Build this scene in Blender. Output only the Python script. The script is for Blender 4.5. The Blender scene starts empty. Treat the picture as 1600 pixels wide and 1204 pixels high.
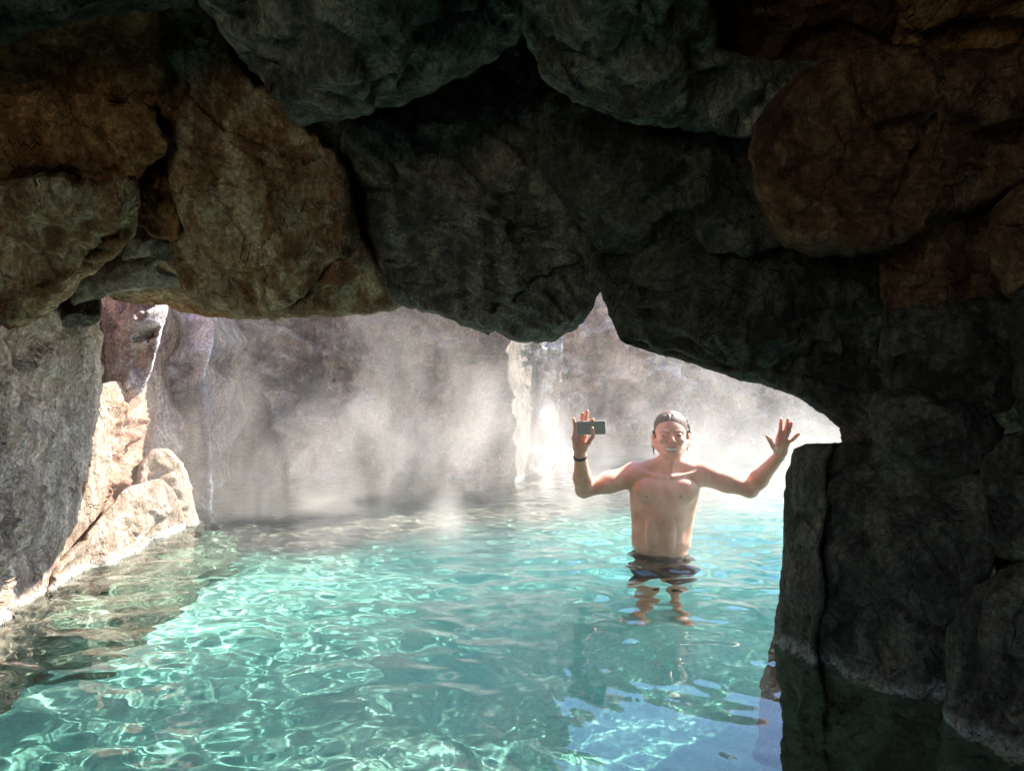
import bpy, math, numpy as np
from mathutils import Vector, Matrix
from mathutils.geometry import delaunay_2d_cdt
R = math.radians
S = bpy.context.scene
C = S.collection

# ------------------------------------------------------------------ camera, sky, sun, exposure
EYE = 0.93                      # camera height above the water (water is z = 0)
FPX = 1160.0                    # focal length in pixels of the 1600 px wide photograph
cam = bpy.data.objects.new('camera', bpy.data.cameras.new('camera')); C.objects.link(cam)
cam.data.sensor_width = 36; cam.data.lens = 36 * FPX / 1600
cam.location = (0, 0, EYE); cam.rotation_euler = (R(90), 0, 0)
cam.data.clip_start = 0.02; cam.data.clip_end = 500
S.camera = cam

SUNV = Vector((0.60, 0.37, 0.72)).normalized()
world = bpy.data.worlds.new('World'); S.world = world; world.use_nodes = True
wn = world.node_tree; bg = wn.nodes['Background']
sky = wn.nodes.new('ShaderNodeTexSky'); sky.sky_type = 'NISHITA'; sky.sun_disc = False
sky.sun_elevation = math.asin(SUNV.z); sky.sun_rotation = math.atan2(SUNV.x, SUNV.y)
sky.altitude = 300; sky.air_density = 1.0; sky.dust_density = 0.1; sky.ozone_density = 2.5
wn.links.new(sky.outputs[0], bg.inputs[0]); bg.inputs[1].default_value = 0.15
sun = bpy.data.objects.new('sun', bpy.data.lights.new('sun', 'SUN')); C.objects.link(sun)
sun.data.energy = 4.5; sun.data.angle = R(0.5); sun.data.color = (1, 0.92, 0.82)
sun.rotation_euler = SUNV.to_track_quat('Z', 'Y').to_euler(); sun.location = (6, 8, 12)
sun.data.cycles.is_caustics_light = True

S.view_settings.view_transform = 'Standard'; S.view_settings.look = 'None'
S.view_settings.gamma = 1; S.view_settings.exposure = 2.25
S.render.engine = 'CYCLES'
cy = S.cycles
cy.use_denoising = True; cy.max_bounces = 12; cy.diffuse_bounces = 5; cy.glossy_bounces = 4
cy.transmission_bounces = 8; cy.volume_bounces = 1; cy.transparent_max_bounces = 8
cy.sample_clamp_indirect = 6; cy.sample_clamp_direct = 0; cy.blur_glossy = 0.5

# ------------------------------------------------------------------ noise
_rs = np.random.RandomState(7)
_P = _rs.permutation(256); _P = np.concatenate([_P, _P, _P])
_G = _rs.normal(size=(256, 3)); _G /= np.linalg.norm(_G, axis=1)[:, None]

def perlin(p):
    p = np.asarray(p, float); i = np.floor(p).astype(int); f = p - i; i &= 255
    u = f * f * f * (f * (f * 6 - 15) + 10); out = 0
    for dx in (0, 1):
        wx = u[:, 0] if dx else 1 - u[:, 0]; a = _P[i[:, 0] + dx]
        for dy in (0, 1):
            wy = u[:, 1] if dy else 1 - u[:, 1]; b = _P[a + i[:, 1] + dy]
            for dz in (0, 1):
                wz = u[:, 2] if dz else 1 - u[:, 2]; g = _G[_P[b + i[:, 2] + dz] & 255]
                out = out + wx * wy * wz * (g[:, 0] * (f[:, 0] - dx) + g[:, 1] * (f[:, 1] - dy) + g[:, 2] * (f[:, 2] - dz))
    return out * 1.5

def fbm(p, o=4, lac=2.1, gain=0.5):
    s = 0; a = 1.0; p = np.array(p, float)
    for k in range(o):
        s = s + a * perlin(p + 17.3 * k); p = p * lac; a *= gain
    return s

def facets(p):
    """cells of tilted planes: broken faces with small steps between them"""
    p = np.asarray(p, float); i0 = np.floor(p).astype(int)
    wsum = np.zeros(len(p)); val = np.zeros(len(p))
    for dx in (-1, 0, 1):
        for dy in (-1, 0, 1):
            for dz in (-1, 0, 1):
                c = (i0 + (dx, dy, dz)); h = _P[_P[_P[c[:, 0] & 255] + (c[:, 1] & 255)] + (c[:, 2] & 255)] & 255
                q = c + 0.5 + 0.45 * _G[h]; d = ((p - q) ** 2).sum(1)
                g = _G[(h * 7 + 3) & 255]; v = ((p - q) * g).sum(1) + 0.5 * (_G[(h * 5 + 1) & 255, 0])
                w = np.exp(-26 * d); wsum += w; val += w * v
    return val / (wsum + 1e-12)

def smooth(a, b, x):
    t = np.clip((x - a) / (b - a), 0, 1); return t * t * (3 - 2 * t)

# ------------------------------------------------------------------ objects and tags
def tag(o, label=None, cat=None, group=None, kind=None):
    if label: o['label'] = label
    if cat: o['category'] = cat
    if group: o['group'] = group
    if kind: o['kind'] = kind
    return o

def mesh_obj(name, V, F, mat, parent=None, origin=None, shade=True, recv=True):
    V = np.asarray(V, float)
    if origin is None:
        origin = V.mean(0) if parent is None else np.zeros(3)
        if parent is None: origin = np.array([origin[0], origin[1], V[:, 2].min()])
    me = bpy.data.meshes.new(name)
    me.from_pydata((V - np.asarray(origin)).tolist(), [], F if isinstance(F, list) else F.tolist())
    if shade: me.shade_smooth()
    me.materials.append(mat); me.update()
    o = bpy.data.objects.new(name, me); C.objects.link(o)
    if parent: o.parent = parent
    o.location = tuple(origin); o.cycles.is_caustics_receiver = recv
    return o

# ------------------------------------------------------------------ materials
def new_mat(name):
    m = bpy.data.materials.new(name); m.use_nodes = True
    t = m.node_tree; return m, t, t.nodes['Principled BSDF']

def nd(t, kind, **kw):
    n = t.nodes.new(kind)
    for k, v in kw.items():
        if k[0] == 'i' and k[1:].isdigit(): n.inputs[int(k[1:])].default_value = v
        elif k.startswith('in_'): n.inputs[k[3:].replace('_', ' ')].default_value = v
        else: setattr(n, k, v)
    return n

def ramp(t, src, stops):
    r = t.nodes.new('ShaderNodeValToRGB'); e = r.color_ramp.elements
    while len(e) < len(stops): e.new(0.5)
    for el, (p, c) in zip(e, stops):
        el.position = p; el.color = (c if len(c) == 4 else tuple(c) + (1,))
    t.links.new(src, r.inputs[0]); return r.outputs[0]

def g(v): return (v, v, v)

def mixc(t, fac, a, b, mode='MIX'):
    m = t.nodes.new('ShaderNodeMix'); m.data_type = 'RGBA'; m.blend_type = mode
    for sock, v in ((m.inputs[0], fac), (m.inputs[6], a), (m.inputs[7], b)):
        if hasattr(v, 'is_linked'): t.links.new(v, sock)
        else: sock.default_value = v if not isinstance(v, tuple) or len(v) == 4 else tuple(v) + (1,)
    return m.outputs[2]

def rock_mat(name, c1, c2, c3, pits=0.5, bump=1.0, scale=1.0, waterline=True, rough=0.85, streak=0.0, spec=0.3):
    m, t, b = new_mat(name); L = t.links.new
    tc = nd(t, 'ShaderNodeNewGeometry'); P = tc.outputs['Position']
    mp = nd(t, 'ShaderNodeMapping'); L(P, mp.inputs[0]); mp.inputs['Scale'].default_value = (scale,) * 3
    Q = mp.outputs[0]
    n1 = nd(t, 'ShaderNodeTexNoise', in_Scale=1.7, in_Detail=5.0, in_Roughness=0.6); L(Q, n1.inputs[0])
    n2 = nd(t, 'ShaderNodeTexNoise', in_Scale=9.0, in_Detail=8.0, in_Roughness=0.7)
    mv = nd(t, 'ShaderNodeMapping'); L(Q, mv.inputs[0]); mv.inputs['Scale'].default_value = (1.25, 1.25, 0.6); mv.inputs['Rotation'].default_value = (0, R(12), 0); L(mv.outputs[0], n2.inputs[0])
    n3 = nd(t, 'ShaderNodeTexNoise', in_Scale=60.0, in_Detail=5.0, in_Roughness=0.75); L(Q, n3.inputs[0])
    col = mixc(t, ramp(t, n1.outputs[0], [(0.38, g(0)), (0.62, g(1))]), c1, c2)
    col = mixc(t, ramp(t, n2.outputs[0], [(0.46, g(0)), (0.60, g(0.95))]), col, c3)
    col = mixc(t, 0.8, col, ramp(t, n2.outputs[0], [(0.34, g(0.6)), (0.47, g(1.0)), (0.7, g(1.15))]), 'MULTIPLY')
    sp = ramp(t, n3.outputs[0], [(0.34, g(0.30)), (0.52, g(0.95)), (0.68, g(1.9))])
    col = mixc(t, 0.75, col, sp, 'MULTIPLY')
    if streak:
        m2 = nd(t, 'ShaderNodeMapping'); L(P, m2.inputs[0]); m2.inputs['Scale'].default_value = (9, 9, 0.9)
        n4 = nd(t, 'ShaderNodeTexNoise', in_Scale=1.0, in_Detail=4.0); L(m2.outputs[0], n4.inputs[0])
        col = mixc(t, streak, col, ramp(t, n4.outputs[0], [(0.35, g(0.35)), (0.65, g(1.25))]), 'MULTIPLY')
    # height for bump: pits, grain and hairline cracks
    vo = nd(t, 'ShaderNodeTexVoronoi', in_Scale=26.0); L(Q, vo.inputs[0])
    nb = nd(t, 'ShaderNodeTexNoise', in_Scale=5.0, in_Detail=2.0); L(Q, nb.inputs[0])
    pit = ramp(t, vo.outputs['Distance'], [(0.0, g(0)), (0.36, g(1))])
    pmask = ramp(t, nb.outputs[0], [(0.45, g(0)), (0.62, g(1))])
    pits_h = mixc(t, pmask, (1, 1, 1), pit)
    nw = nd(t, 'ShaderNodeTexNoise', in_Scale=2.6, in_Detail=6.0, in_Roughness=0.55, in_Distortion=0.6); L(Q, nw.inputs[0])
    crack = ramp(t, nw.outputs[0], [(0.488, g(1)), (0.5, g(0)), (0.512, g(1))])
    h = mixc(t, pits, (1, 1, 1), pits_h, 'MULTIPLY')
    h = mixc(t, 0.55, h, crack, 'MULTIPLY')
    cav = mixc(t, pits * 0.8, (1, 1, 1), pits_h)
    col = mixc(t, 0.6, col, cav, 'MULTIPLY')
    hs = nd(t, 'ShaderNodeMath', operation='ADD'); L(h, hs.inputs[0])
    mu = nd(t, 'ShaderNodeMath', operation='MULTIPLY', i1=1.6); L(n2.outputs[0], mu.inputs[0]); L(mu.outputs[0], hs.inputs[1])
    hs2 = nd(t, 'ShaderNodeMath', operation='ADD'); L(hs.outputs[0], hs2.inputs[0])
    mu2 = nd(t, 'ShaderNodeMath', operation='MULTIPLY', i1=0.45); L(n3.outputs[0], mu2.inputs[0]); L(mu2.outputs[0], hs2.inputs[1])
    bp = nd(t, 'ShaderNodeBump', in_Strength=1.0, in_Distance=0.018 * bump); L(hs2.outputs[0], bp.inputs['Height'])
    L(bp.outputs[0], b.inputs['Normal'])
    if waterline:   # white mineral crust at the waterline, darker algae just below it
        sx = nd(t, 'ShaderNodeSeparateXYZ'); L(P, sx.inputs[0])
        ad = nd(t, 'ShaderNodeMath', operation='MULTIPLY_ADD', i1=0.16, i2=-0.08); L(n2.outputs[0], ad.inputs[0])
        zz = nd(t, 'ShaderNodeMath', operation='ADD'); L(sx.outputs[2], zz.inputs[0]); L(ad.outputs[0], zz.inputs[1])
        mr = nd(t, 'ShaderNodeMapRange'); mr.inputs[1].default_value = -0.3; mr.inputs[2].default_value = 0.3; L(zz.outputs[0], mr.inputs[0])
        mask = ramp(t, mr.outputs[0], [(0.465, g(0)), (0.50, g(1)), (0.53, g(0.7)), (0.575, g(0))])
        fm = nd(t, 'ShaderNodeMath', operation='MULTIPLY'); L(mask, fm.inputs[0])
        L(ramp(t, n3.outputs[0], [(0.36, g(0.1)), (0.55, g(1))]), fm.inputs[1])
        col = mixc(t, fm.outputs[0], col, (0.6, 0.57, 0.52))
        under = ramp(t, mr.outputs[0], [(0.44, g(1)), (0.49, g(0))])
        um = nd(t, 'ShaderNodeMath', operation='MULTIPLY', i1=0.5); L(under, um.inputs[0])
        col = mixc(t, um.outputs[0], col, (0.13, 0.17, 0.13))
    L(col, b.inputs['Base Color'])
    b.inputs['Roughness'].default_value = rough; b.inputs['Specular IOR Level'].default_value = spec
    return m

M = {}
M['brown'] = rock_mat('brown_rock', (0.25, 0.095, 0.030), (0.42, 0.18, 0.060), (0.56, 0.29, 0.12), pits=0.25, bump=2.0, waterline=False)
M['rust'] = rock_mat('dark_rust_rock', (0.10, 0.042, 0.019), (0.19, 0.082, 0.034), (0.27, 0.135, 0.065), pits=0.25, bump=2.0, waterline=False)
M['umber'] = rock_mat('umber_rock', (0.35, 0.15, 0.062), (0.50, 0.26, 0.115), (0.74, 0.55, 0.34), pits=0.3, bump=2.0, waterline=False, streak=0.5)
M['dark'] = rock_mat('dark_grey_rock', (0.11, 0.092, 0.070), (0.18, 0.15, 0.112), (0.38, 0.32, 0.235), pits=0.3, bump=2.0, waterline=False)
M['green'] = rock_mat('dark_green_rock', (0.045, 0.040, 0.031), (0.080, 0.068, 0.050), (0.17, 0.138, 0.10), pits=0.25, bump=2.0, waterline=False)
M['pillar'] = rock_mat('pitted_grey_rock', (0.075, 0.064, 0.051), (0.12, 0.104, 0.082), (0.20, 0.17, 0.133), pits=0.9, bump=2.0)
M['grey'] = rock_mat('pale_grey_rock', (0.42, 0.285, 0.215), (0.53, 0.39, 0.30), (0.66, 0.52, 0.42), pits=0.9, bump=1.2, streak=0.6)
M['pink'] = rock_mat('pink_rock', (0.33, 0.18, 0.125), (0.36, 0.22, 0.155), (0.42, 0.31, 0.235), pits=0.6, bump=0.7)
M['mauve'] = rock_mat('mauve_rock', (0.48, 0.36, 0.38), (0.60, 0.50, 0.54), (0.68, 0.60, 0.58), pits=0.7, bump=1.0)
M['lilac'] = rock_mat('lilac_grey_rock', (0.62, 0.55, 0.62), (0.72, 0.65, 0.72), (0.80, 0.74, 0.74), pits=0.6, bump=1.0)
M['hollow'] = rock_mat('shaded_cliff_rock', (0.22, 0.13, 0.085), (0.32, 0.21, 0.15), (0.45, 0.33, 0.25), pits=0.4, bump=3.0, scale=0.7)  # darker copy of the cliff colours, with the hollow's shade put in
M['tan'] = rock_mat('tan_rock', (0.10, 0.075, 0.055), (0.14, 0.112, 0.085), (0.22, 0.18, 0.145), pits=0.6, bump=1.6)
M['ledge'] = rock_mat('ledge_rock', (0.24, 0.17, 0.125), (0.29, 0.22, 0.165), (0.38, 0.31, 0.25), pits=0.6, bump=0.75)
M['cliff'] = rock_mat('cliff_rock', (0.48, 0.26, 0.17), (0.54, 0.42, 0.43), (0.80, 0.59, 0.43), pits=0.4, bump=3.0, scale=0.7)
M['under'] = rock_mat('submerged_rock', (0.13, 0.19, 0.13), (0.19, 0.28, 0.20), (0.30, 0.38, 0.29), pits=0.5, bump=1.2, waterline=False)

# ------------------------------------------------------------------ rock builder
def P3(px, py, d):
    return np.stack([(px - 800) / FPX * d, d, EYE - (py - 602) / FPX * d], -1)

def displace(V, N, amp, seed, fine=1.0, strata=0.0, crack=1.0):
    q = V + np.array([seed * 3.17, seed * 1.31, seed * 2.23])
    wq = q + 0.10 * np.stack([perlin(q * 2.2), perlin(q * 2.2 + 9), perlin(q * 2.2 + 21)], -1)
    h = 0.035 * fbm(q * 1.6, 3) + 0.085 * facets(wq * np.array([2.1, 2.1, 3.0])) + 0.034 * facets(wq * np.array([5.0, 5.0, 8.5])) + 0.010 * facets(wq * 17)
    h += 0.017 * fine * fbm(q * 9, 5, gain=0.65)
    c = np.abs(perlin(wq * 1.9 + 40)); h -= 0.040 * crack * np.exp(-(c / 0.022) ** 2)
    if strata:
        s = (wq[:, 2] * 1.0 + 0.35 * wq[:, 0] + 0.25 * fbm(q * 1.3, 2)) * 11; s = s - np.floor(s)
        h += strata * (smooth(0, .72, s) * (1 - smooth(.72, 1, s)) - 0.3)
    return V + N * (h * amp)[:, None]

def outline(poly, seed, wob):
    p = np.array(poly, float)
    for _ in range(1):
        a = p; b = np.roll(p, -1, 0); p = np.stack([a * .86 + b * .14, a * .14 + b * .86], 1).reshape(-1, 2)
    out = []
    for a, b in zip(p, np.roll(p, -1, 0)):
        n = max(1, int(np.linalg.norm(b - a) / 6)); out += [a + (b - a) * k / n for k in range(n)]
    p = np.array(out); q = np.c_[p / 26, np.full(len(p), seed * 3.3)]
    p[:, 0] += wob * fbm(q, 4, gain=.6); p[:, 1] += wob * fbm(q + 31, 4, gain=.6)
    keep = [0]
    for k in range(1, len(p)):
        if np.linalg.norm(p[k] - p[keep[-1]]) > 3: keep.append(k)
    return p[keep]

def seg_dist(pts, poly):
    d = np.full(len(pts), 1e9)
    for a, b in zip(poly, np.roll(poly, -1, 0)):
        ab = b - a; t = np.clip(((pts - a) @ ab) / max(ab @ ab, 1e-9), 0, 1)
        d = np.minimum(d, np.linalg.norm(pts - a - t[:, None] * ab, axis=1))
    return d

def inside(pts, poly):
    r = np.zeros(len(pts), bool); x, y = pts.T
    for (x0, y0), (x1, y1) in zip(poly, np.roll(poly, -1, 0)):
        if y0 == y1: continue
        m = ((y0 > y) != (y1 > y)) & (x < (x1 - x0) * (y - y0) / (y1 - y0) + x0); r ^= m
    return r

SEED = [0]
OPENING = np.array([(-50, 540), (0, 516), (62, 501), (110, 476), (160, 464), (280, 446), (302, 479), (345, 494), (430, 500), (520, 494), (604, 486), (632, 480), (680, 491), (740, 512), (800, 532), (850, 538), (882, 526),
    (912, 502), (938, 464), (948, 480), (958, 514), (978, 533), (1020, 552), (1080, 567), (1150, 592), (1200, 604), (1240, 617), (1276, 641), (1312, 666), (1314, 689), (1262, 692), (1236, 706), (1224, 760), (1222, 850), (1208, 985), (1180, 1300), (-50, 1300)], float)
def grow_outline(ol, g_):
    t = np.roll(ol, -1, 0) - np.roll(ol, 1, 0); t /= np.linalg.norm(t, axis=1)[:, None] + 1e-9
    area = 0.5 * np.sum(ol[:, 0] * np.roll(ol[:, 1], -1) - np.roll(ol[:, 0], -1) * ol[:, 1])
    n = np.stack([t[:, 1], -t[:, 0]], 1) * (1 if area > 0 else -1)
    q = ol + n * (g_ + 4); m = inside(q, OPENING) | inside(ol, OPENING)
    w = np.where(m, 0.0, 1.0)
    for _ in range(6): w = np.minimum(w, (np.roll(w, 1) + w + np.roll(w, -1)) / 3)
    return ol + n * (g_ * w)[:, None]
def rock(label, poly, d0, gx=0, gy=0, front=0.22, back=0.3, rad=90, mat='dark', amp=1.0, step=6, wob=6.5, strata=0.0,
         fine=1.0, crack=1.0, bias=(0, 0), name='boulder', cat='boulder', ref=None, group=None, kind=None, pw=0.42, grow=0):
    """a boulder grown from its outline: front and back both bulge, then real fractures are pushed into it.
    d0 is its distance at ref (default centroid), gx, gy the change of distance per pixel"""
    SEED[0] += 1; seed = SEED[0]
    ol = outline(poly, seed, wob)
    if grow: ol = grow_outline(ol, grow)
    lo, hi = ol.min(0), ol.max(0)
    xs = np.arange(lo[0], hi[0], step); ys = np.arange(lo[1], hi[1], step * 0.87)
    gxx, gyy = np.meshgrid(xs, ys); gxx = gxx + (np.arange(len(ys)) % 2)[:, None] * step * 0.5
    pts = np.stack([gxx.ravel(), gyy.ravel()], -1); pts = pts[inside(pts, ol)]
    sd = seg_dist(pts, ol); pts = pts[sd > step * 0.45]; sd = sd[sd > step * 0.45]
    allp = np.concatenate([ol, pts]); n = len(ol)
    res = delaunay_2d_cdt([Vector(p) for p in allp], [], [list(range(n))], 1, 1e-5)
    vs = np.array([tuple(v) for v in res[0]]); fs = np.array([f for f in res[2] if len(f) == 3])
    sd = seg_dist(vs, ol); bnd = sd < 0.5
    c = np.array(ref) if ref is not None else (lo + hi) / 2
    D = d0 + gx * (vs[:, 0] - c[0]) + gy * (vs[:, 1] - c[1])
    s = np.clip(sd / rad, 0, 1); prof = (1 - (1 - s) ** 2) ** pw
    sc = np.clip((hi - lo).min() / (2.0 * rad), 0.35, 1)
    hh = prof.copy(); rp = np.random.RandomState(seed + 900); ctr = vs.mean(0); half = (hi - lo) / 2
    for k in range(5):                                   # flat fracture planes cut the bulge
        a = rp.rand() * 6.283; u = ((vs - ctr) / half) @ np.array([math.cos(a), math.sin(a)])
        hh = np.minimum(hh, 0.80 + 0.2 * rp.rand() - (0.45 + 0.85 * rp.rand()) * np.maximum(u, -1))
    hh = np.maximum(hh, prof * 0.15)
    f3 = P3(vs[:, 0], vs[:, 1], D - front * 1.15 * hh * sc)
    vb = vs + (ctr - vs) * 0.10 * prof[:, None]
    b3 = P3(vb[:, 0], vb[:, 1], D + back * prof + 0.01)
    ix = np.cumsum(~bnd) - 1 + len(vs); ib = np.where(bnd, np.arange(len(vs)), ix)
    V = np.concatenate([f3, b3[~bnd]]); tri = np.concatenate([fs, ib[fs][:, ::-1]])
    fn = np.cross(V[tri[:, 1]] - V[tri[:, 0]], V[tri[:, 2]] - V[tri[:, 0]])
    if (fn[:len(fs), 1]).sum() > 0: tri = tri[:, ::-1]; fn = -fn
    N = np.zeros_like(V)
    for k in range(3): np.add.at(N, tri[:, k], fn)
    N /= np.linalg.norm(N, axis=1)[:, None] + 1e-12
    w = np.concatenate([0.14 + 0.86 * smooth(0, 25, sd), np.full((~bnd).sum(), 0.6)]) * d0 / 3 if d0 > 4.5 else np.concatenate([0.14 + 0.86 * smooth(0, 25, sd), np.full((~bnd).sum(), 0.6)])
    lat = np.concatenate([smooth(0, 45, sd), np.full((~bnd).sum(), 0.2)]); N[:, 0] *= lat; N[:, 2] *= lat
    V = V + (displace(V, N, amp, seed, fine, strata, crack) - V) * w[:, None]
    o = mesh_obj(name, V, tri, M[mat] if isinstance(mat, str) else mat)
    o.cycles.shadow_terminator_geometry_offset = 0.2
    if kind: o['kind'] = kind
    else: tag(o, label, cat, group)
    return o

def blob(label, c, r, seed, mat, sub=5, amp=1.0, name='boulder', cat='boulder', kind=None, power=2.6):
    import bmesh
    bm = bmesh.new(); bmesh.ops.create_icosphere(bm, subdivisions=sub, radius=1)
    V = np.array([v.co[:] for v in bm.verts]); F = np.array([[v.index for v in f.verts] for f in bm.faces]); bm.free()
    k = (np.abs(V) ** power).sum(1) ** (1 / power); N = V.copy(); V = V / k[:, None] * np.array(r) + np.array(c)
    V = displace(V, N, amp, seed)
    o = mesh_obj(name, V, F, M[mat])
    if kind: o['kind'] = kind
    else: tag(o, label, cat)
    return o

# ------------------------------------------------------------------ pool floor
def grid(xs, ys, zf):
    X, Y = np.meshgrid(xs, ys); Z = zf(X, Y); n, m = X.shape
    V = np.stack([X, Y, Z], -1).reshape(-1, 3); i = np.arange(n * m).reshape(n, m)
    return V, np.stack([i[:-1, :-1], i[:-1, 1:], i[1:, 1:], i[1:, :-1]], -1).reshape(-1, 4)

FLOOR = -1.08
fm, ft, fb = new_mat('pool_floor_plaster')
geo = nd(ft, 'ShaderNodeNewGeometry')
n1 = nd(ft, 'ShaderNodeTexNoise', in_Scale=1.1, in_Detail=6.0, in_Roughness=0.6); ft.links.new(geo.outputs['Position'], n1.inputs[0])
n2 = nd(ft, 'ShaderNodeTexNoise', in_Scale=45.0, in_Detail=4.0); ft.links.new(geo.outputs['Position'], n2.inputs[0])
fc = ramp(ft, n1.outputs[0], [(0.3, (0.15, 0.45, 0.36)), (0.5, (0.22, 0.55, 0.45)), (0.72, (0.33, 0.62, 0.51))])
fc = mixc(ft, 0.5, fc, ramp(ft, n2.outputs[0], [(0.35, g(0.6)), (0.6, g(1.1))]), 'MULTIPLY')
sxf = nd(ft, 'ShaderNodeSeparateXYZ'); ft.links.new(geo.outputs['Position'], sxf.inputs[0])
yn = nd(ft, 'ShaderNodeMath', operation='MULTIPLY_ADD', i1=1.6); ft.links.new(n1.outputs[0], yn.inputs[0])
yx = nd(ft, 'ShaderNodeMath', operation='MULTIPLY_ADD', i1=-0.55); ft.links.new(sxf.outputs[0], yx.inputs[0]); ft.links.new(sxf.outputs[1], yx.inputs[2]); ft.links.new(yx.outputs[0], yn.inputs[2])
ymr = nd(ft, 'ShaderNodeMapRange'); ymr.inputs[1].default_value = 6.3; ymr.inputs[2].default_value = 7.2; ft.links.new(yn.outputs[0], ymr.inputs[0])
fc = mixc(ft, ymr.outputs[0], fc, (0.20, 0.19, 0.16))  # invented grey-brown far floor, imitates wall reflection and steam in the colour
ft.links.new(fc, fb.inputs['Base Color']); fb.inputs['Roughness'].default_value = 0.8
V, F = grid(np.arange(-14, 26.1, 0.25), np.arange(-8, 32, 0.25),
            lambda x, y: FLOOR + 0.05 * fbm(np.stack([x * .7, y * .7, 0 * x], -1).reshape(-1, 3), 3).reshape(x.shape))
o = mesh_obj('pool_floor', V, F, fm, origin=(0, 0, 0)); o['kind'] = 'structure'

# ------------------------------------------------------------------ water: real waves (they focus the sun on the floor)
def waves(x, y):
    z = np.zeros_like(x); rng = np.random.RandomState(11)
    q = np.stack([x * .55, y * .55, 0 * x], -1).reshape(-1, 3)
    m = np.clip(0.8 + 0.8 * perlin(q).reshape(x.shape), 0.35, 1.3)
    calm = 1 - 0.82 * smooth(-0.15, 0.3, x) * (1 - smooth(2.4, 3.7, y))
    wx = x + 0.10 * perlin(q * 2.2 + 5).reshape(x.shape); wy = y + 0.10 * perlin(q * 2.2 + 15).reshape(x.shape)
    for i in range(70):
        lam = 0.075 * (6.5 ** rng.rand()); k = 2 * math.pi / lam
        a = rng.normal(1.15, 0.75)
        z += 0.0180 / k * np.sin(k * (wx * math.cos(a) + wy * math.sin(a)) + rng.rand() * 7)
    for i in range(8):
        lam = 1.2 + 1.5 * rng.rand(); k = 2 * math.pi / lam; a = rng.rand() * 6.3
        z += 0.012 / k * np.sin(k * (x * math.cos(a) + y * math.sin(a)) + rng.rand() * 7)
    near_man = np.exp(-((x - 0.83) ** 2 + (y - 4.0) ** 2) / 0.5)
    z *= m * calm * (1 + 1.5 * near_man)
    r = np.hypot(x - 0.83, y - 4.15); ring = np.exp(-np.maximum(r - 0.2, 0) / 0.45) * smooth(0.05, .2, r)
    z += 0.003 * ring * np.sin(2 * math.pi * r / 0.16 + 3.5 * perlin(q * 3).reshape(x.shape))
    return z

def axis(segs):
    out = []
    for a, b, s in segs: out.append(np.arange(a, b - 1e-9, s))
    return np.concatenate(out + [[segs[-1][1]]])
xs = axis([(-14, -4, 0.4), (-4, -2.4, 0.08), (-2.4, 2.6, 0.017), (2.6, 7, 0.045), (7, 26, 0.5)])
ys = axis([(-8, 0, 0.3), (0, 1.6, 0.08), (1.6, 6.5, 0.017), (6.5, 13.5, 0.04), (13.5, 32, 0.6)])
V, F = grid(xs, ys, waves)
wm, wt, wb = new_mat('clear_spring_water')
wb.inputs['Base Color'].default_value = (0.90, 0.985, 0.97, 1); wb.inputs['Transmission Weight'].default_value = 1
wb.inputs['Roughness'].default_value = 0; wb.inputs['IOR'].default_value = 1.333
water = mesh_obj('water', V, F, wm, origin=(0, 0, 0), recv=False); water['kind'] = 'structure'
water.cycles.is_caustics_caster = True

# ------------------------------------------------------------------ the cave: rock mass behind the boulders
NOB = ('', '')
rock('', [(-700, -500), (2100, -500), (2100, 1000), (1560, 1000), (1500, 800), (1400, 640), (1300, 590), (1200, 560), (1080, 520), (990, 495), (960, 440),
          (900, 420), (860, 480), (740, 470), (620, 430), (480, 440), (330, 440), (250, 360), (120, 400), (0, 470), (-150, 540), (-700, 600)],
     3.05, gy=0.0006, front=0.12, back=0.25, rad=120, mat='green', amp=0.6, step=16, name='cave_rock', kind='structure')
V, F = grid(np.arange(-6, 6.01, 0.12), np.arange(-3.2, 3.35, 0.12), lambda x, y: 2.55 + 0.3 * fbm(np.stack([x * .9, y * .9, 0 * x], -1).reshape(-1, 3), 4).reshape(x.shape) - 0.10 * (x ** 2) * 0.35)
n0 = len(V); V2 = V + np.array([0, 0, 0.7]); ring = []
o = mesh_obj('cave_ceiling', np.concatenate([V, V2]), np.concatenate([F, F[:, ::-1] + n0]), M['brown'], origin=(0, 0, 2.2)); o['kind'] = 'structure'
def side_wall(x0, y0, x1, y1, mat, seed, name='cave_wall', h=3.2):
    u = np.arange(0, math.hypot(x1 - x0, y1 - y0), 0.08); w = np.arange(-1.2, h, 0.08); U, W = np.meshgrid(u, w)
    dx, dy = (x1 - x0), (y1 - y0); l = math.hypot(dx, dy); dx /= l; dy /= l
    V = np.stack([x0 + dx * U, y0 + dy * U, W], -1).reshape(-1, 3); N = np.tile([dy, -dx, 0], (len(V), 1))
    Vf = displace(V, N, 2.0, seed); n, m = U.shape; i = np.arange(n * m).reshape(n, m)
    F = np.stack([i[:-1, :-1], i[:-1, 1:], i[1:, 1:], i[1:, :-1]], -1).reshape(-1, 4)
    o = mesh_obj(name, np.concatenate([Vf, Vf - 0.5 * N]), np.concatenate([F, F[:, ::-1] + len(V)]), M[mat]); o['kind'] = 'structure'; return o
side_wall(-3.6, -3.0, -2.75, 3.1, 'brown', 51)
side_wall(1.75, 2.6, 2.6, -3.0, 'brown', 52)
side_wall(2.6, -2.7, -1.4, -3.1, 'brown', 53)

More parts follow.
